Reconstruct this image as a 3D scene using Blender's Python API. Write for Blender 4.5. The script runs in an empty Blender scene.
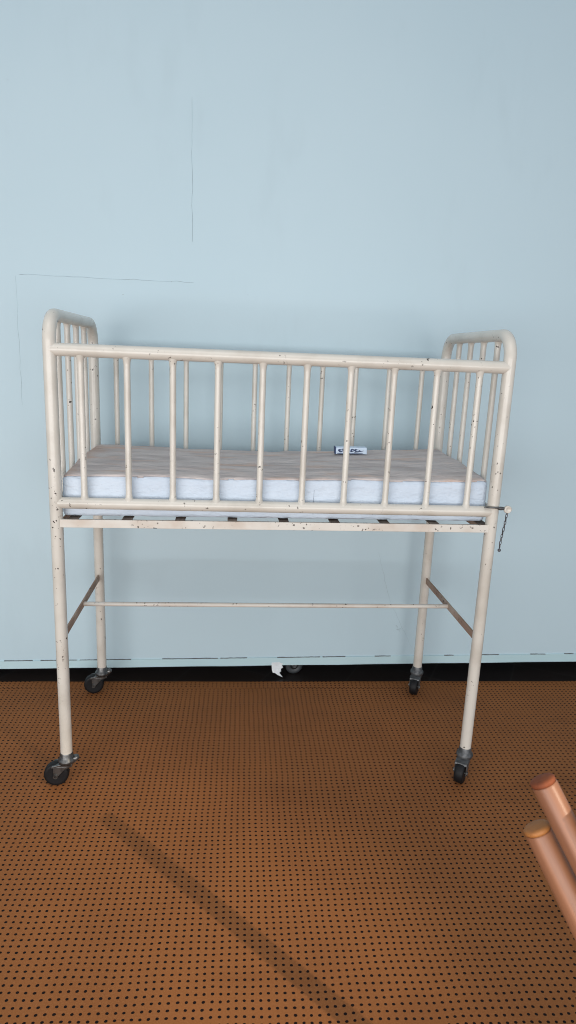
import bpy, bmesh, math, random
from mathutils import Vector, Matrix, noise

rnd = random.Random(7)
SC = bpy.context.scene
COL = SC.collection
PI = math.pi

# ------------------------------------------------------------------ helpers
class MB:
    """collects vertices and faces, then links them as one mesh object"""
    def __init__(self):
        self.v = []; self.f = []; self.sm = []
    def add(self, vs, fs, smooth=True):
        n = len(self.v)
        self.v += [tuple(p) for p in vs]
        self.f += [tuple(i + n for i in f) for f in fs]
        self.sm += [smooth] * len(fs)
        return self
    def tube(self, pts, r, seg=16, caps=True, closed=False):
        pts = [Vector(p) for p in pts]; n = len(pts)
        rs = r if isinstance(r, (list, tuple)) else [r] * n
        vs = []; prev = None
        for i, p in enumerate(pts):
            if closed:
                t = pts[(i + 1) % n] - pts[i - 1]
            else:
                t = pts[min(i + 1, n - 1)] - pts[max(i - 1, 0)]
            t.normalize()
            if prev is None:
                a = Vector((0, 0, 1)) if abs(t.z) < .9 else Vector((1, 0, 0))
                u = (a - t * a.dot(t)).normalized()
            else:
                u = (prev - t * prev.dot(t)).normalized()
            prev = u; w = t.cross(u)
            for k in range(seg):
                a = 2 * PI * k / seg
                vs.append(p + (u * math.cos(a) + w * math.sin(a)) * rs[i])
        fs = []
        m = n if closed else n - 1
        for i in range(m):
            j = (i + 1) % n
            for k in range(seg):
                l = (k + 1) % seg
                fs.append((i*seg+k, i*seg+l, j*seg+l, j*seg+k))
        self.add(vs, fs)
        if caps and not closed:
            self.add(vs[:seg], [tuple(range(seg))[::-1]], False)
            self.add(vs[-seg:], [tuple(range(seg))], False)
        return self
    def lathe(self, prof, seg=24, M=None):
        M = M or Matrix()
        vs = []; fs = []
        for r, z in prof:
            for k in range(seg):
                a = 2 * PI * k / seg
                vs.append(M @ Vector((r*math.cos(a), r*math.sin(a), z)))
        for i in range(len(prof) - 1):
            for k in range(seg):
                l = (k + 1) % seg
                fs.append((i*seg+k, i*seg+l, (i+1)*seg+l, (i+1)*seg+k))
        return self.add(vs, fs)
    def box(self, lo, hi, M=None, smooth=False):
        M = M or Matrix()
        x0, y0, z0 = lo; x1, y1, z1 = hi
        vs = [M @ Vector(p) for p in ((x0,y0,z0),(x1,y0,z0),(x1,y1,z0),(x0,y1,z0),(x0,y0,z1),(x1,y0,z1),(x1,y1,z1),(x0,y1,z1))]
        return self.add(vs, [(0,3,2,1),(4,5,6,7),(0,1,5,4),(1,2,6,5),(2,3,7,6),(3,0,4,7)], smooth)
    def prism(self, poly, d0, d1, M=None):
        """polygon in local xz extruded along local y from d0 to d1"""
        M = M or Matrix(); n = len(poly)
        vs = [M @ Vector((x, d0, z)) for x, z in poly] + [M @ Vector((x, d1, z)) for x, z in poly]
        fs = [tuple(range(n)), tuple(range(2*n-1, n-1, -1))]
        fs += [(i, i+n, (i+1) % n + n, (i+1) % n) for i in range(n)]
        return self.add(vs, fs, False)
    def build(self, name, mat, parent=None, bevel=0):
        me = bpy.data.meshes.new(name)
        me.from_pydata(self.v, [], self.f)
        bm = bmesh.new(); bm.from_mesh(me)
        bmesh.ops.recalc_face_normals(bm, faces=bm.faces)
        bm.to_mesh(me); bm.free()
        me.polygons.foreach_set('use_smooth', self.sm)
        me.materials.append(mat)
        o = bpy.data.objects.new(name, me); COL.objects.link(o)
        if parent: o.parent = parent
        if bevel:
            b = o.modifiers.new('bevel', 'BEVEL'); b.width = bevel; b.segments = 2; b.limit_method = 'ANGLE'
        return o

def tag(o, label=None, cat=None, group=None, kind=None):
    if label: o['label'] = label
    if cat: o['category'] = cat
    if group: o['group'] = group
    if kind: o['kind'] = kind
    return o

def empty(name, loc=(0, 0, 0), parent=None):
    o = bpy.data.objects.new(name, None); COL.objects.link(o)
    o.location = loc; o.empty_display_size = .05
    if parent: o.parent = parent
    return o

def copy_obj(o, parent, loc=None, rotz=None):
    c = o.copy(); COL.objects.link(c); c.parent = parent
    if loc is not None: c.location = loc
    if rotz is not None: c.rotation_euler = (0, 0, rotz)
    return c

# ------------------------------------------------------------------ materials
def mat(name):
    m = bpy.data.materials.new(name); m.use_nodes = True
    nt = m.node_tree
    return m, nt, nt.nodes['Principled BSDF']
def N(nt, t, **kw):
    n = nt.nodes.new(t)
    for k, v in kw.items(): setattr(n, k, v)
    return n
def mixc(nt, fac, a, b):
    n = N(nt, 'ShaderNodeMix', data_type='RGBA')
    for s, v in ((0, fac), (6, a), (7, b)):
        if hasattr(v, 'is_output'): nt.links.new(v, n.inputs[s])
        else: n.inputs[s].default_value = v if s == 0 else (*v, 1)
    return n.outputs[2]
def math_(nt, op, a, b=None, c=None):
    n = N(nt, 'ShaderNodeMath', operation=op)
    for i, v in enumerate((a, b, c)):
        if v is None: continue
        if hasattr(v, 'is_output'): nt.links.new(v, n.inputs[i])
        else: n.inputs[i].default_value = v
    return n.outputs[0]
def noise_(nt, scale, detail=3, vec=None, rough=.55):
    n = N(nt, 'ShaderNodeTexNoise'); n.inputs['Scale'].default_value = scale
    n.inputs['Detail'].default_value = detail; n.inputs['Roughness'].default_value = rough
    if vec is not None: nt.links.new(vec, n.inputs['Vector'])
    return n.outputs[0]
def ramp(nt, v, a, b):
    n = N(nt, 'ShaderNodeMapRange', interpolation_type='SMOOTHSTEP')
    nt.links.new(v, n.inputs[0]); n.inputs[1].default_value = a; n.inputs[2].default_value = b
    return n.outputs[0]
def world_pos(nt):
    return N(nt, 'ShaderNodeNewGeometry').outputs['Position']
def scaled(nt, vec, s, rz=0):
    n = N(nt, 'ShaderNodeMapping'); nt.links.new(vec, n.inputs[0])
    n.inputs['Scale'].default_value = s; n.inputs['Rotation'].default_value = (0, 0, rz)
    return n.outputs[0]
def bump(nt, b, h, strength, dist):
    n = N(nt, 'ShaderNodeBump'); n.inputs['Strength'].default_value = strength; n.inputs['Distance'].default_value = dist
    nt.links.new(h, n.inputs['Height']); nt.links.new(n.outputs[0], b.inputs['Normal'])

def paint(name, base, dirt, chip, chip_lo, rough=.33):
    m, nt, b = mat(name)
    p = world_pos(nt)
    c = mixc(nt, ramp(nt, noise_(nt, 9, 4, p), .42, .72), base, dirt)
    chips = ramp(nt, noise_(nt, 95, 2, p), chip_lo, chip_lo + .02)
    area = ramp(nt, noise_(nt, 11, 2, p), .46, .6)
    k = math_(nt, 'MULTIPLY', chips, area)
    c = mixc(nt, k, c, chip)
    nt.links.new(c, b.inputs['Base Color'])
    b.inputs['Roughness'].default_value = rough
    bump(nt, b, noise_(nt, 160, 2, p), .12, .001)
    return m
M_CREAM = paint('cream_enamel', (.61, .58, .52), (.52, .485, .425), (.035, .025, .02), .672, .24)
M_WORN = paint('worn_cream_enamel', (.63, .60, .545), (.53, .46, .39), (.05, .035, .025), .63, .45)
M_RUST = paint('rusty_steel', (.33, .215, .15), (.46, .37, .30), (.05, .03, .02), .62, .7)
M_SLAT = paint('dark_rusted_slat', (.105, .075, .055), (.24, .19, .15), (.5, .45, .4), .70, .7)

def plain(name, col, rough=.5, metal=0, var=.25, scale=30):
    m, nt, b = mat(name)
    p = N(nt, 'ShaderNodeTexCoord').outputs['Object']
    d = tuple(c * (1 - var) for c in col)
    nt.links.new(mixc(nt, ramp(nt, noise_(nt, scale, 3, p), .4, .65), col, d), b.inputs['Base Color'])
    b.inputs['Roughness'].default_value = rough; b.inputs['Metallic'].default_value = metal
    return m
M_RUBBER = plain('black_rubber', (.007, .007, .008), .55)
M_RUBBER.node_tree.nodes['Principled BSDF'].inputs['Specular IOR Level'].default_value = .25
M_GREY_RUBBER = plain('grey_hub', (.045, .05, .055), .45)
M_ZINC = plain('dull_zinc', (.15, .15, .148), .38, .85, .5, 60)
M_ZINC_DARK = plain('tarnished_zinc', (.13, .135, .14), .5, .6, .45, 60)
M_CHAIN = plain('dark_steel_chain', (.12, .12, .13), .4, .8)
M_PACKET = plain('packet_card', (.62, .74, .88), .5, 0, .06)
M_INK = plain('navy_ink', (.02, .045, .13), .5, 0, .1)
M_PAPER = plain('torn_white_paint', (.72, .76, .78), .8, 0, .12)
M_SEAM = plain('seam_thread', (.32, .37, .44), .8)

# pale blue wall paint, with faint hand marks
def wall_mat(name, c0, c1):
    m, nt, b = mat(name); p = world_pos(nt)
    c = mixc(nt, ramp(nt, noise_(nt, 1.3, 3, p), .35, .7), c0, c1)
    c = mixc(nt, math_(nt, 'MULTIPLY', ramp(nt, noise_(nt, 7, 5, scaled(nt, p, (1, 1, .35))), .56, .8), .25), c, tuple(v * .86 for v in c1))
    sp = math_(nt, 'MULTIPLY', ramp(nt, noise_(nt, 95, 1, p), .84, .87), .4)
    c = mixc(nt, sp, c, (.12, .12, .12))
    nt.links.new(c, b.inputs['Base Color']); b.inputs['Roughness'].default_value = .55
    bump(nt, b, noise_(nt, 22, 4, p), .05, .01)
    return m
M_WALL = wall_mat('pale_blue_wall_paint', (.485, .62, .68), (.47, .607, .668))
M_TRIM = wall_mat('pale_green_skirting_paint', (.44, .62, .66), (.48, .64, .68))
M_LINE = plain('hairline_crack', (.43, .55, .61), .8, 0, .4, 8)
M_CHIPLINE = plain('chipped_dark_edge', (.13, .135, .14), .8)

# brown perforated matting
def mat_floor(name, off):
    m, nt, b = mat(name); p = world_pos(nt)
    warp = N(nt, 'ShaderNodeTexNoise'); warp.inputs['Scale'].default_value = 2.2; nt.links.new(p, warp.inputs['Vector'])
    sub = N(nt, 'ShaderNodeVectorMath', operation='SUBTRACT'); nt.links.new(warp.outputs['Color'], sub.inputs[0]); sub.inputs[1].default_value = (.5, .5, .5)
    scl = N(nt, 'ShaderNodeVectorMath', operation='SCALE'); nt.links.new(sub.outputs[0], scl.inputs[0]); scl.inputs['Scale'].default_value = .014
    ad = N(nt, 'ShaderNodeVectorMath', operation='ADD'); nt.links.new(p, ad.inputs[0]); nt.links.new(scl.outputs[0], ad.inputs[1])
    jit = N(nt, 'ShaderNodeTexNoise'); jit.inputs['Scale'].default_value = 17; jit.inputs['Detail'].default_value = 1; nt.links.new(p, jit.inputs['Vector'])
    js = N(nt, 'ShaderNodeVectorMath', operation='SUBTRACT'); nt.links.new(jit.outputs['Color'], js.inputs[0]); js.inputs[1].default_value = (.5, .5, .5)
    jc = N(nt, 'ShaderNodeVectorMath', operation='SCALE'); nt.links.new(js.outputs[0], jc.inputs[0]); jc.inputs['Scale'].default_value = .007
    ad2 = N(nt, 'ShaderNodeVectorMath', operation='ADD'); nt.links.new(ad.outputs[0], ad2.inputs[0]); nt.links.new(jc.outputs[0], ad2.inputs[1]); ad = ad2
    v = scaled(nt, ad.outputs[0], (1, 1, 1), math.radians(1.1))
    sx = N(nt, 'ShaderNodeSeparateXYZ'); nt.links.new(v, sx.inputs[0])
    PX, PY = .0166, .0154
    fx = math_(nt, 'SUBTRACT', math_(nt, 'FRACT', math_(nt, 'ADD', math_(nt, 'DIVIDE', sx.outputs[0], PX), 40.3 + off)), .5)
    fy = math_(nt, 'SUBTRACT', math_(nt, 'FRACT', math_(nt, 'ADD', math_(nt, 'DIVIDE', sx.outputs[1], PY), 200.1 + off)), .5)
    dx = math_(nt, 'MULTIPLY', fx, PX * .86); dy = math_(nt, 'MULTIPLY', fy, PY)
    d = math_(nt, 'SQRT', math_(nt, 'ADD', math_(nt, 'MULTIPLY', dx, dx), math_(nt, 'MULTIPLY', dy, dy)))
    hole = math_(nt, 'SUBTRACT', 1, ramp(nt, d, .0025, .0033))
    c = mixc(nt, ramp(nt, noise_(nt, 3.1, 4, p), .33, .7), (.262, .097, .0305), (.222, .082, .0265))
    c = mixc(nt, math_(nt, 'MULTIPLY', ramp(nt, noise_(nt, 260, 2, p), .45, .7), .35), c, (.33, .14, .05))
    c = mixc(nt, math_(nt, 'MULTIPLY', ramp(nt, noise_(nt, 1.7, 3, scaled(nt, p, (1, 3, 1))), .55, .75), .5), c, (.17, .062, .02))
    c = mixc(nt, hole, c, (.006, .003, .003))
    nt.links.new(c, b.inputs['Base Color']); b.inputs['Roughness'].default_value = .75; b.inputs['Specular IOR Level'].default_value = .15
    h = math_(nt, 'SUBTRACT', math_(nt, 'MULTIPLY', noise_(nt, 240, 2, p), .25), hole)
    bump(nt, b, h, .5, .0015)
    return m
M_MAT = mat_floor('perforated_brown_matting', 0)
M_MAT2 = mat_floor('perforated_brown_matting_offcut', .45)

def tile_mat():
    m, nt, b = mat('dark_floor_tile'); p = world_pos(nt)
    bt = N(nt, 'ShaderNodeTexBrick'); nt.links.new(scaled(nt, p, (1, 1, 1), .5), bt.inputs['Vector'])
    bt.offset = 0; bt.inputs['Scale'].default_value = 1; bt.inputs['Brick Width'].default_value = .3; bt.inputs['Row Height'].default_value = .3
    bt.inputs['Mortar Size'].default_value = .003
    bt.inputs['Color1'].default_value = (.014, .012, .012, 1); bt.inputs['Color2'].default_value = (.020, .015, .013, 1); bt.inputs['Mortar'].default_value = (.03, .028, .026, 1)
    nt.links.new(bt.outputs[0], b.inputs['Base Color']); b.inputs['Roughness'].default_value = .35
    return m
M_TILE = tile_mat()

# mattress: pale blue-white ticking below, stained grey-mauve sheet above
def cloth(name, c0, c1, c2, stretch, amt, crease):
    m, nt, b = mat(name); p = N(nt, 'ShaderNodeTexCoord').outputs['Object']
    q = scaled(nt, p, stretch, .25)
    c = mixc(nt, ramp(nt, noise_(nt, 6, 5, q), .38, .66), c0, c1)
    c = mixc(nt, math_(nt, 'MULTIPLY', ramp(nt, noise_(nt, 4.3, 4, q), .52, .72), amt), c, c2)
    nt.links.new(c, b.inputs['Base Color']); b.inputs['Roughness'].default_value = .75
    bump(nt, b, noise_(nt, 19, 3, scaled(nt, p, (1, 2.0, 2.2), .5)), crease, .02)
    return m
def rust_stain(m):
    nt = m.node_tree; b = nt.nodes['Principled BSDF']; p = N(nt, 'ShaderNodeTexCoord').outputs['Object']
    old = b.inputs['Base Color'].links[0].from_socket
    sx = N(nt, 'ShaderNodeSeparateXYZ'); nt.links.new(p, sx.inputs[0])
    e = math_(nt, 'ADD', math_(nt, 'MULTIPLY', sx.outputs[0], -1), math_(nt, 'MULTIPLY', noise_(nt, 9, 4, p), .16))
    k = math_(nt, 'MULTIPLY', ramp(nt, e, .60, .69), .6)
    nt.links.new(mixc(nt, k, old, (.50, .27, .16)), b.inputs['Base Color'])
M_TICK = cloth('pale_blue_ticking', (.57, .645, .735), (.52, .60, .70), (.62, .66, .72), (1, 1, 1), .3, .45)
M_SHEET = cloth('stained_grey_sheet', (.59, .525, .50), (.45, .395, .38), (.58, .41, .33), (1.2, 4.5, 2), .9, .4)

rust_stain(M_SHEET)

def wood(name, c0, c1, rough=.42):
    m, nt, b = mat(name); p = N(nt, 'ShaderNodeTexCoord').outputs['Object']
    g = noise_(nt, 40, 4, scaled(nt, p, (1, 1, .06)))
    c = mixc(nt, ramp(nt, g, .35, .7), c0, c1)
    nt.links.new(c, b.inputs['Base Color']); b.inputs['Roughness'].default_value = rough
    bump(nt, b, g, .15, .002)
    return m
M_WOOD = wood('reddish_brown_wood', (.31, .135, .068), (.20, .083, .045))
M_WOOD_END = wood('sawn_wood_end', (.24, .06, .016), (.15, .035, .010), .8)
M_WOOD_END2 = wood('pale_sawn_wood_end', (.40, .16, .04), (.30, .11, .03), .6)

# ------------------------------------------------------------------ room
H = .6            # half length of the crib
W = .540         # width, front post axis at y = 0
YW = .656        # wall face
def wall_z_bottom(x): return .037 + .029 * (x + 1) / 2.3
def wall_z_trim(x): return .0690 + .0315 * (x + 1) / 2.3

# wall panel: hangs a hand's breadth clear of the floor
m = MB()
XS = [-4 + i * .25 for i in range(33)]
vs = []; fs = []
for x in XS:
    zb = wall_z_bottom(max(-1.6, min(1.9, x))) + .006
    vs += [(x, YW, zb), (x, YW, 3.3), (x, YW + .014, 3.3), (x, YW + .014, zb)]
for i in range(len(XS) - 1):
    a = 4 * i; b_ = a + 4
    for k in range(4):
        l = (k + 1) % 4
        fs.append((a + k, b_ + k, b_ + l, a + l))
fs += [(0, 1, 2, 3), tuple(len(vs) - 4 + k for k in (3, 2, 1, 0))]
m.add(vs, fs, False)
tag(m.build('wall_back', M_WALL), 'pale blue painted wall panel standing clear of the floor', kind='structure')

m = MB(); vs = []; fs = []
XT = [-4 + i * .05 for i in range(161)]
for i, x in enumerate(XT):
    xx = max(-1.6, min(1.9, x))
    zb = wall_z_bottom(xx) + .0016 * noise.noise(Vector((x * 5, 0, 0))); zt = wall_z_trim(xx) + .0012 * noise.noise(Vector((x * 7, 3, 0)))
    vs += [(x, YW - .004, zb), (x, YW - .004, zt), (x, YW + .002, zt), (x, YW + .002, zb)]
for i in range(len(XT) - 1):
    a = 4 * i; b_ = a + 4
    for k in range(4):
        l = (k + 1) % 4
        fs.append((a + k, b_ + k, b_ + l, a + l))
fs += [(0, 1, 2, 3), tuple(len(vs) - 4 + k for k in (3, 2, 1, 0))]
m.add(vs, fs, False)
trim = tag(m.build('trim_1', M_TRIM), 'greenish skirting strip along the foot of the wall panel', kind='structure')
# chipped dark line where the strip meets the panel: broken runs of open joint
m = MB(); x = -1.6
while x < 1.9:
    ln = rnd.uniform(.03, .22); gap = rnd.choice([0, .01, .03, .12]) if x < .35 else rnd.uniform(.06, .4)
    if x > .35: ln *= .5
    n = max(2, int(ln / .012)); pts = []
    top = [(x + ln * i / n, wall_z_trim(x + ln * i / n) + .0003 + rnd.uniform(.0002, .0016)) for i in range(n + 1)]
    bot = [(x + ln * i / n, wall_z_trim(x + ln * i / n) - rnd.uniform(-.0001, .0008)) for i in range(n + 1)]
    m.prism(bot + top[::-1], YW - .0048, YW + .001)
    x += ln + gap
tag(m.build('joint_line', M_CHIPLINE, trim), 'dark chipped joint line')

# hairline seams on the panel
m = MB()
def hair(a, b, n, r):
    pts = []
    for i in range(n + 1):
        t = i / n
        pts.append((a[0] + (b[0]-a[0]) * t + rnd.uniform(-1, 1) * .002, YW - .0001, a[1] + (b[1]-a[1]) * t + rnd.uniform(-1, 1) * .002))
    m.tube(pts, r, 6)
hair((-.86, 1.4848), (-.28, 1.4874), 20, .0006)
hair((-.2866, 2.06), (-.2835, 1.62), 16, .0006)
hair((-.874, 1.48), (-.872, 1.05), 14, .0003)
for a, b in (((.535, .222), (.541, .213)), ((.543, .208), (.552, .197)), ((.538, .205), (.543, .203)), ((.549, .206), (.553, .209))): hair(a, b, 4, .0009)
hair((.44, .53), (.50, .33), 12, .0003); hair((.50, .33), (.62, .10), 12, .0003)
o = m.build('hairline_crack', M_LINE); o.parent = bpy.data.objects['wall_back']

# dark tiled floor under and behind the panel, unseen wall added far behind it to block light
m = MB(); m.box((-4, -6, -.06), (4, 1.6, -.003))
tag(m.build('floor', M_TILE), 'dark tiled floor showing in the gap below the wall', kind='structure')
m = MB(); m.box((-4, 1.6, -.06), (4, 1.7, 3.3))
tag(m.build('rear_light_block', M_TILE), 'unseen dark wall added behind the panel to block light', kind='structure')

# perforated matting: main sheet and a narrow second sheet by the wall
def sheet(x0, x1, yfront, yback, z0, z1, material, name, label, n=120):
    m = MB(); vs = []; fs = []
    for i in range(n + 1):
        x = x0 + (x1 - x0) * i / n
        a, b = yfront(x), yback(x)
        vs += [(x, a, z0), (x, a, z1), (x, b, z1), (x, b, z0)]
    for i in range(n):
        a = 4 * i; b_ = a + 4
        for k in range(4):
            l = (k + 1) % 4
            fs.append((a + k, a + l, b_ + l, b_ + k))
    fs += [(3, 2, 1, 0), tuple(4 * n + k for k in range(4))]
    m.add(vs, fs, False)
    return tag(m.build(name, material), label, kind='structure')
sheet(-4, 4, lambda x: -6, lambda x: .560 + .004 * noise.noise(Vector((x * 3, 1, 0))) - .008 * x, -.003, 0, M_MAT, 'floor.001', 'brown perforated matting covering the floor')
sheet(-4, 4, lambda x: .5615 + .004 * noise.noise(Vector((x * 3, 1, 0))) - .008 * x, lambda x: .615 - .006 * max(-1, min(1, x)) + .004 * noise.noise(Vector((x * 4, 9, 0))), -.003, -.0003, M_MAT2, 'floor.002', 'narrow second strip of brown matting along the wall')

# ------------------------------------------------------------------ crib
ZT, ZL, ZA, ZARCH = 1.2462, .8495, .805, 1.332
RP = .0168; RB = .0086
crib = tag(empty('hospital_crib', (0, W / 2, 0)), 'tall cream enamelled metal hospital crib with barred sides on four casters', 'crib')
def P(o):      # parts are modelled in place, the crib's base sits at (0, W/2, 0)
    o.location = o.location - Vector((0, W / 2, 0)); o.parent = crib
    return o
def spindle(x, y, z0, z1, r=RB):
    L = z1 - z0
    m = MB(); m.tube([(0, 0, 0), (0, 0, .004), (0, 0, .010), (0, 0, .02), (0, 0, L/2), (0, 0, L-.02), (0, 0, L-.010), (0, 0, L-.004), (0, 0, L)],
                     [r*1.5, r*1.4, r*1.12, r, r, r, r*1.12, r*1.35, r*1.45], 14)
    return m
# end frames: each one bent tube, leg - arch - leg
for sgn in (-1, 1):
    x = sgn * H; R = .064
    pts = [(x, 0, .094), (x, 0, .3), (x, 0, .6), (x, 0, .9), (x, 0, 1.15), (x, 0, ZARCH - R)]
    for k in range(1, 9):
        a = PI / 2 * k / 8
        pts.append((x, R - R * math.cos(a), ZARCH - R + R * math.sin(a)))
    pts.append((x, W / 2, ZARCH))
    for k in range(0, 9):
        a = PI / 2 * k / 8
        pts.append((x, W - R + R * math.sin(a), ZARCH - R + R * math.cos(a)))
    pts += [(x, W, 1.15), (x, W, .9), (x, W, .6), (x, W, .3), (x, W, .094)]
    m = MB(); m.tube(pts, RP, 20)
    fr = P(m.build('end_frame', M_CREAM))
    # end bottom rail
    m = MB(); xr = x + sgn * .0055; m.tube([(xr, 0, ZL), (xr, W, ZL)], .0105, 14); er = m.build('end_rail', M_CREAM, fr)
    src = None
    for i, y in enumerate((.107, .215, .322, .43)):
        if src is None:
            src = spindle(0, 0, ZL + .008, ZARCH - .010).build('end_spindle', M_CREAM, fr); src.location = (xr, y, ZL + .008)
        else:
            copy_obj(src, fr, (xr, y, ZL + .008))
    # brace: flat strip between the legs, painted cream above and rusted
    m = MB(); m.box((x - .003, .006, .4571 - .011), (x + .003, W - .006, .4571 + .011))
    br = P(m.build('brace', M_RUST, None, .001)); br['label'] = 'rust-brown flat brace'

# side rails
for y in (0, W):
    m = MB(); m.tube([(-H, y, ZT), (-.2, y, ZT), (.2, y, ZT), (H, y, ZT)], .0166, 20)
    P(m.build('top_rail', M_CREAM))
    m = MB(); m.tube([(-H, y, ZL), (-.2, y, ZL), (.2, y, ZL), (H, y, ZL)], .0155, 18)
    P(m.build('bottom_rail', M_CREAM))
XB = [-.5284 + i * (.5175 + .5284) / 9 for i in range(10)]
src = None
for y in (0, W):
    for x in XB:
        xx = x + (.0035 if y == 0 else .002)
        if src is None:
            src = spindle(0, 0, ZL + .009, ZT - .012).build('side_spindle', M_CREAM)
            src.location = (xx, y, ZL + .009); P(src)
        else:
            c = copy_obj(src, crib, (xx, y - W / 2, ZL + .009))

# angle irons carrying the slats
for y, s in ((0, 1), (W, -1)):
    f = y - s * .012
    m = MB()
    m.prism([(-H + .006, .7845), (H - .006, .7905), (H - .006, .8125), (-H + .006, .8065)], f, f + s * .0035)
    m.prism([(-H + .006, .7985), (H - .006, .8045), (H - .006, .8075), (-H + .006, .8015)], f + s*.0035, f + s * .03)
    P(m.build('angle_rail', M_WORN, None, .0008))
for sgn in (-1, 1):
    m = MB(); x = sgn * (H - .014)
    m.box((x - .0018, .02, .782), (x + .0018, W - .02, .8065))
    o = P(m.build('end_angle', M_RUST, None, .0006)); o['label'] = 'rusted end rail under the mattress'
# slats
m = MB(); m.box((-.0135, -W/2 + .002, -.0013), (.0135, W/2 - .002, .0013))
src = m.build('slat', M_SLAT)
for i in range(9):
    x = -.558 + i * .1422
    o = src if i == 0 else copy_obj(src, crib)
    o.parent = crib; o.location = (x, 0, .8062 + .006 * (x + .6) / 1.2 - .0025)

# lower stretcher between the braces
m = MB(); m.tube([(-H + .002, W/2, .4571), (-.3, W/2, .4571), (.3, W/2, .4565), (H - .002, W/2, .4571)], .0072, 12)
P(m.build('stretcher', M_WORN))

# drop pin with ring knob and chain on the right front post
m = MB(); m.tube([(.568, -.0185, .8655), (.61, -.0205, .865), (.632, -.0205, .863)], .0028, 10)
pin = P(m.build('latch_pin', M_ZINC)); pin['label'] = 'thin metal drop pin across the post'
m = MB(); m.tube([(0.003, 0, 0), (.010, 0, 0), (.019, 0, .0)], [.004, .0055, .004], 12)
o = m.build('pin_sleeve', M_ZINC_DARK, pin); o.location = (.604, -.0205, .8635)
m = MB(); m.lathe([(.0, -.006), (.0078, -.006), (.0105, -.004), (.0112, 0), (.0105, .004), (.0078, .006), (.006, .0035), (0, .003)], 20, Matrix.Rotation(PI / 2, 4, 'X'))
o = m.build('pin_knob', M_CREAM, pin); o.location = (.634, -.0205, .861)
m = MB(); z = .852; i = 0
while z > .748:
    t = (.852 - z) / .1
    c = Vector((.634 - .010 * t, -.02 - .001 * math.sin(6 * t), z))
    u = Vector((1, 0, 0)) if i % 2 else Vector((0, 1, 0))
    m.tube([c + u * (.0027 * math.cos(a)) + Vector((0, 0, .0062 * math.sin(a))) for a in [2*PI*k/12 for k in range(12)]], .0012, 6, closed=True)
    z -= .0098; i += 1
m.lathe([(0, -.005), (.0036, -.0036), (.005, 0), (.0036, .0036), (0, .005)], 12, Matrix.Translation((.624, -.02, .742)))
m.build('chain', M_CHAIN, pin)

# casters
def caster(loc, ang, material_fork, R=.0355):
    """swivel caster; the wheel trails from the stem along ang"""
    root = MB()
    root.lathe([(.0, .066), (.016, .066), (.023, .070), (.0255, .077), (.0245, .083), (.0195, .087), (.0185, .100), (.0165, .104)], 24)
    # clamp lug opposite the wheel
    root.lathe([(0, -.006), (.0095, -.006), (.011, -.003), (.011, .004), (.008, .007), (0, .007)], 14, Matrix.Translation((-.0245, 0, .083)) @ Matrix.Rotation(.35, 4, 'Y'))
    root.box((-.027, -.008, .074), (-.012, .008, .086))
    c = root.build('caster', material_fork); P(c)
    c.location = Vector((loc[0], loc[1] - W / 2, 0)); c.rotation_euler = (0, 0, ang)
    t = .030; hz = R
    # fork: bridge and two cheeks that taper to the axle
    fk = MB()
    fk.prism([(-.018, .066), (-.016, .0725), (.014, .0725), (t + .010, .067), (t + .012, .061), (.0, .057)], -.0185, .0185)
    for s in (-1, 1):
        y0, y1 = (s * .0160, s * .0188)
        fk.prism([(-.004, .066), (t + .006, .064), (t + .0065, hz + .002), (t + .005, hz - .008), (t - .004, hz - .008), (t - .0075, hz)], min(y0, y1), max(y0, y1))
    fk.build('fork', material_fork, c, .0008)
    wh = MB()
    rot = Matrix.Translation((t, 0, hz)) @ Matrix.Rotation(PI / 2, 4, 'X')
    wh.lathe([(.006, -.0125), (.014, -.0135), (.022, -.0131), (.026, -.0135), (R - .003, -.0135), (R - .0006, -.0095), (R, -.004), (R, .004), (R - .0006, .0095), (R - .003, .0135), (.026, .0135), (.022, .0131), (.014, .0135), (.006, .0125)], 32, rot)
    wh.build('wheel', M_RUBBER, c)
    ax = MB(); ax.tube([(t, -.022, hz), (t, .022, hz)], .0042, 10)
    for s in (-1, 1): ax.tube([(t, s * .0188, hz), (t, s * .022, hz)], .0068, 6)
    ax.build('axle_bolt', M_ZINC, c)
    return c
caster((-H, 0), math.radians(183), M_ZINC)
caster((H, 0), math.radians(236), M_ZINC_DARK, .0332)
caster((-H, W), math.radians(186), M_ZINC)
caster((H, W), math.radians(243), M_ZINC_DARK, .0332)

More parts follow.
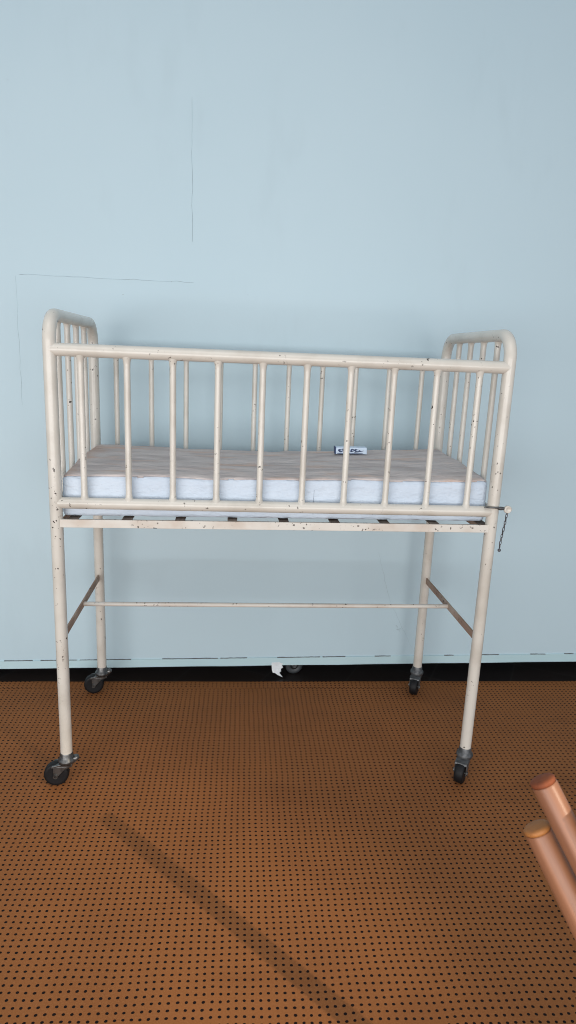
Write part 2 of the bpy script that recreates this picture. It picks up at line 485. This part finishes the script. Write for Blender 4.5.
# ------------------------------------------------------------------ mattress
MX0, MX1, MY0, MY1 = -.590, .5905, .0215, W - .040
def mat_bottom(x): return .8075 + .006 * (x + .6) / 1.2
def mat_top(x, y):
    t = (y - MY0) / (MY1 - MY0); u = (x - MX0) / (MX1 - MX0)
    front = .917 + .013 * u
    back = .934 + .020 * u * u + .004 * (1 - u) - .012 * math.exp(-((u - .48) / .25) ** 2)
    z = front + (back - front) * t + .006 * math.sin(PI * t)
    z += .0035 * noise.noise(Vector((x * 6, y * 14, 1.3))) + .002 * noise.noise(Vector((x * 22, y * 30, 4)))
    return z
def soft_block(nx, ny, nz):
    """rounded mattress surface as three grids glued into one closed mesh"""
    def smooth_axis(n):          # denser near the ends so that the rounding reads
        return [0, .012, .03, .06] + [.06 + .88 * i / (n - 6) for i in range(1, n - 6)] + [.94, .97, .988, 1]
    ax, ay, az = smooth_axis(nx), smooth_axis(ny), [i / nz for i in range(nz + 1)]
    bm = bmesh.new(); cache = {}
    def vert(i, j, k):
        key = (i, j, k)
        if key in cache: return cache[key]
        u, v, w = ax[i], ay[j], az[k]
        x = MX0 + (MX1 - MX0) * u; y = MY0 + (MY1 - MY0) * v
        zb, zt = mat_bottom(x), mat_top(x, y); z = zb + (zt - zb) * w
        r = .017
        q = Vector((x, y, z))
        c = Vector((min(max(x, MX0 + r), MX1 - r), min(max(y, MY0 + r), MY1 - r), min(max(z, zb + r*.6), zt - r*.8)))
        d = q - c
        if d.length > 1e-6:
            mx = max(abs(d.x) / r, abs(d.y) / r, abs(d.z) / (r * .8))
            q = c + d * (mx / max(1e-6, math.sqrt((d.x/r)**2 + (d.y/r)**2 + (d.z/(r*.8))**2)))
        if j == 0 or j == len(ay) - 1 or i == 0 or i == len(ax) - 1:
            s = .0025 * noise.noise(Vector((x * 9, y * 9, z * 30))) + .0015 * noise.noise(Vector((x * 40 + z * 30, y * 40, z * 60)))
            q += Vector((s * .5 if i in (0, len(ax)-1) else 0, s, 0))
        cache[key] = bm.verts.new(q); return cache[key]
    I, J, K = len(ax) - 1, len(ay) - 1, nz
    for i in range(I):
        for j in range(J):
            bm.faces.new((vert(i,j,0), vert(i,j+1,0), vert(i+1,j+1,0), vert(i+1,j,0)))
            bm.faces.new((vert(i,j,K), vert(i+1,j,K), vert(i+1,j+1,K), vert(i,j+1,K)))
    for i in range(I):
        for k in range(K):
            bm.faces.new((vert(i,0,k), vert(i+1,0,k), vert(i+1,0,k+1), vert(i,0,k+1)))
            bm.faces.new((vert(i,J,k), vert(i,J,k+1), vert(i+1,J,k+1), vert(i+1,J,k)))
    for j in range(J):
        for k in range(K):
            bm.faces.new((vert(0,j,k), vert(0,j,k+1), vert(0,j+1,k+1), vert(0,j+1,k)))
            bm.faces.new((vert(I,j,k), vert(I,j+1,k), vert(I,j+1,k+1), vert(I,j,k+1)))
    bmesh.ops.recalc_face_normals(bm, faces=bm.faces)
    for f in bm.faces: f.smooth = True
    return bm
mattress = tag(empty('mattress', (0, 0, .81)), 'thin pale blue mattress with a stained grey top lying on the crib slats', 'mattress')
bm = soft_block(70, 34, 10)
me = bpy.data.meshes.new('mattress_body'); bm.to_mesh(me)
me.materials.append(M_TICK)
body = bpy.data.objects.new('mattress_body', me); COL.objects.link(body); body.parent = mattress; body.location = (0, 0, -.81)
# top sheet: the upper skin of the same block, lifted off it and turned a little over the edge
dele = [f for f in bm.faces if f.normal.z < .72 or f.calc_center_median().z < .88]
bmesh.ops.delete(bm, geom=dele, context='FACES')
bm.normal_update()
for v in bm.verts: v.co += v.normal * .0022
me = bpy.data.meshes.new('top_sheet'); bm.to_mesh(me); bm.free(); me.materials.append(M_SHEET)
top = bpy.data.objects.new('top_sheet', me); COL.objects.link(top); top.parent = mattress; top.location = (0, 0, -.81)
top['label'] = 'stained grey mauve top sheet'
sd = top.modifiers.new('solid', 'SOLIDIFY'); sd.thickness = .0014; sd.offset = 0
# seams of the side band
m = MB()
ys = MY0 - .0006
def seam(pts, r=.0008): m.tube(pts, r, 6)
seam([(.0925, ys, z) for z in (.826, .845, .865, .885, .896)])
o = m.build('seam', M_SEAM, mattress); o.location = (0, 0, -.81)

# ------------------------------------------------------------------ printed packet on the mattress
px, py = .254, .378
pk = tag(empty('printed_packet', (px, py, mat_top(px, py) + .0062)), 'small pale blue printed packet with navy markings near the back edge of the mattress', 'packet')
pk.rotation_euler = (0, -.02, math.radians(-3))
m = MB(); m.box((-.052, -.018, 0), (.052, .018, .0215)); m.build('carton', M_PACKET, pk, .002)
m = MB(); m.box((-.0535, -.0185, -.0002), (-.0495, .0185, .0222)); o = m.build('end_band', M_INK, pk, .0006); o['label'] = 'navy end band'
m = MB()
def oval(cx, cz, rx, rz, hole, slant):
    n = 22; o_ = []; i_ = []
    for k in range(n):
        a = 2 * PI * k / n; w = 1 + .16 * math.sin(3 * a + cx * 400)
        o_.append((cx + rx * w * math.cos(a) + slant * rz * math.sin(a), cz + rz * w * math.sin(a)))
        i_.append((cx + .0012 + rx * hole * math.cos(a), cz + .0006 + rz * hole * .8 * math.sin(a)))
    for k in range(n):
        l = (k + 1) % n
        m.prism([o_[k], o_[l], i_[l], i_[k]], -.0187, -.0175)
oval(-.033, .0125, .0095, .0058, .42, .5); oval(-.0185, .0105, .0050, .0045, .3, -.4)
oval(.004, .0125, .0075, .0050, .35, .3); oval(.020, .0115, .0095, .0052, .5, -.6)
m.prism([(.010, .0045), (.040, .0105), (.041, .0125), (.012, .0070)], -.0189, -.0175)
m.prism([(-.046, .0012), (.034, .0012), (.040, .0034), (-.044, .0030)], -.0187, -.0175)
m.build('printed_mark', M_INK, pk)

# ------------------------------------------------------------------ under the panel: partition caster and torn paint
cw = tag(empty('partition_caster', (.134, YW + .0365, -.003)), 'black caster wheel half hidden in the dark gap below the wall panel', 'caster')
t = Matrix.Translation((0, 0, .036)) @ Matrix.Rotation(math.radians(8), 4, 'Z') @ Matrix.Rotation(PI / 2, 4, 'X')
m = MB(); m.lathe([(.016, -.010), (.024, -.013), (.031, -.0125), (.0352, -.008), (.036, 0), (.0352, .008), (.031, .0125), (.024, .013), (.016, .010)], 28, t); m.build('tyre', M_GREY_RUBBER, cw)
m = MB(); m.lathe([(0, -.015), (.006, -.015), (.007, -.011), (.0165, -.0095), (.0165, .0095), (.007, .011), (.006, .015), (0, .015)], 20, t); m.build('hub', M_ZINC, cw)
m = MB()
q = Matrix.Translation((0, 0, .036)) @ Matrix.Rotation(math.radians(8), 4, 'Z')
for s in (-1, 1):
    m.prism([(-.008, -.006), (.006, -.006), (.018, .043), (-.012, .043)], s * .0165 - .001, s * .0165 + .001, q)
m.prism([(-.022, .043), (.026, .043), (.026, .049), (-.022, .049)], -.02, .02, q)
m.build('fork', M_ZINC_DARK, cw)

m = MB()
flap = [(.040, .062), (.0855, .064), (.083, .048), (.087, .041), (.078, .036), (.079, .026), (.072, .021), (.0875, -.0005), (.066, .012), (.055, .018), (.046, .019), (.042, .034)]
n = len(flap)
def flap_pt(x, z, d):
    y = YW - .006 - .006 * max(0, (.06 - z) / .06) + .003 * math.sin(x * 160)
    return (x, y + d, z + .001)
m.add([flap_pt(x, z, 0) for x, z in flap] + [flap_pt(x, z, .0012) for x, z in flap],
      [tuple(range(n)), tuple(range(2*n-1, n-1, -1))] + [(i, i+n, (i+1) % n + n, (i+1) % n) for i in range(n)], False)
tag(m.build('paper_scrap', M_PAPER), 'torn scrap of white paper hanging over the dark gap under the wall', 'scrap')

# ------------------------------------------------------------------ wooden poles, lower right
C = Vector((-.1424, -1.7468, 1.2527))
T1 = (.2920, -.9890, .7040); T2 = (.2957, -.9860, .6262)
def pole(tip, foot, r, end_mat, label, taper=1.0, cap=True):
    tip, foot = Vector(tip), Vector(foot)
    ax = (tip - foot); L = ax.length
    root = tag(empty('wooden_pole', foot), label, 'pole', 'round wooden poles at the lower right')
    root.rotation_euler = ax.to_track_quat('Z', 'Y').to_euler()
    m = MB()
    m.tube([(0, 0, .012), (0, 0, .02), (0, 0, L * .5), (0, 0, L - .0105), (0, 0, L - .0085)], [r*.96, r, r, r, r * .95], 28)
    m.build('shaft', M_WOOD, root)
    m = MB()
    m.lathe([(0, L + .0005), (r * .62, L), (r * .88, L - .0008), (r * .985, L - .003), (r * .985, L - .0066), (r * .90, L - .0075), (r * .90, L - .0095)], 28)
    o = m.build('sawn_end', end_mat, root)
    return root
pole(T1, (.6595, -1.3102, 0), .0178, M_WOOD_END, 'nearest wooden pole, pinkish brown with the highest round end, overlapping the others')
pole(T2, (.6120, -1.2630, 0), .0196, M_WOOD_END2, 'wooden pole with orange sawn end tucked below and behind the nearest pole')
pole((.3378, -1.0330, .6864), (.7080, -1.3620, 0), .0164, M_WOOD_END, 'wooden pole of which only the tip shows at the right edge of the photo')

# ------------------------------------------------------------------ light
def area(name, loc, target, sx, sy, power, col):
    l = bpy.data.lights.new(name, 'AREA'); l.shape = 'RECTANGLE'; l.size = sx; l.size_y = sy; l.energy = power; l.color = col
    o = bpy.data.objects.new(name, l); COL.objects.link(o); o.location = loc
    o.rotation_euler = (Vector(target) - Vector(loc)).to_track_quat('-Z', 'Y').to_euler()
    return o
area('window_light', (-.85, -4.1, .98), (-.1, .6, .72), 6.6, 1.8, 186, (1, .975, .955))
cl = area('overhead_fill', (-.35, -1.7, 3.2), (-.1, .25, 0), 2.6, 1.6, 7, (1, .95, .89)); cl.data.spread = math.radians(95)  # unseen fill added from above to brighten mattress top and wall behind bars
sp = bpy.data.lights.new('ceiling_spot', 'SPOT'); sp.energy = 620; sp.spot_size = math.radians(12.5); sp.spot_blend = 1; sp.shadow_soft_size = .022; sp.color = (1, .86, .68)
so = bpy.data.objects.new('ceiling_spot', sp); COL.objects.link(so)
so.location = (2.79, -3.76, 3.02)
so.rotation_euler = (Vector((-.2, -.5, 0)) - so.location).to_track_quat('-Z', 'Y').to_euler()

w = bpy.data.worlds.new('room_air'); SC.world = w; w.use_nodes = True
w.node_tree.nodes['Background'].inputs[0].default_value = (.74, .86, 1, 1)
w.node_tree.nodes['Background'].inputs[1].default_value = .46

# ------------------------------------------------------------------ camera
cam = bpy.data.cameras.new('camera'); co = bpy.data.objects.new('camera', cam); COL.objects.link(co)
def rot(yaw, pitch, roll):
    a, b = math.cos(yaw), math.sin(yaw); Ry = Matrix(((a, -b, 0), (b, a, 0), (0, 0, 1)))
    a, b = math.cos(pitch), math.sin(pitch); Rp = Matrix(((1, 0, 0), (0, a, -b), (0, b, a)))
    a, b = math.cos(roll), math.sin(roll); Rr = Matrix(((a, 0, b), (0, 1, 0), (-b, 0, a)))
    return Ry @ Rp @ Rr
Mx = rot(-.0929, -.2330, -.0413)
r_, f_, u_ = Mx.col[0], Mx.col[1], Mx.col[2]
co.matrix_world = Matrix(((r_[0], u_[0], -f_[0], C.x), (r_[1], u_[1], -f_[1], C.y), (r_[2], u_[2], -f_[2], C.z), (0, 0, 0, 1)))
cam.sensor_fit = 'VERTICAL'; cam.sensor_height = 36; cam.lens = 655.8 * 36 / 1024
cam.clip_start = .02
cam.dof.use_dof = True; cam.dof.focus_distance = 1.85; cam.dof.aperture_fstop = 7
SC.camera = co
SC.render.filter_size = 1.0
try: SC.cycles.filter_width = 1.0
except Exception: pass
SC.view_settings.view_transform = 'Standard'; SC.view_settings.look = 'None'; SC.view_settings.gamma = 1
SC.view_settings.exposure = 0
try: SC.view_settings.use_curve_mapping = False
except Exception: pass
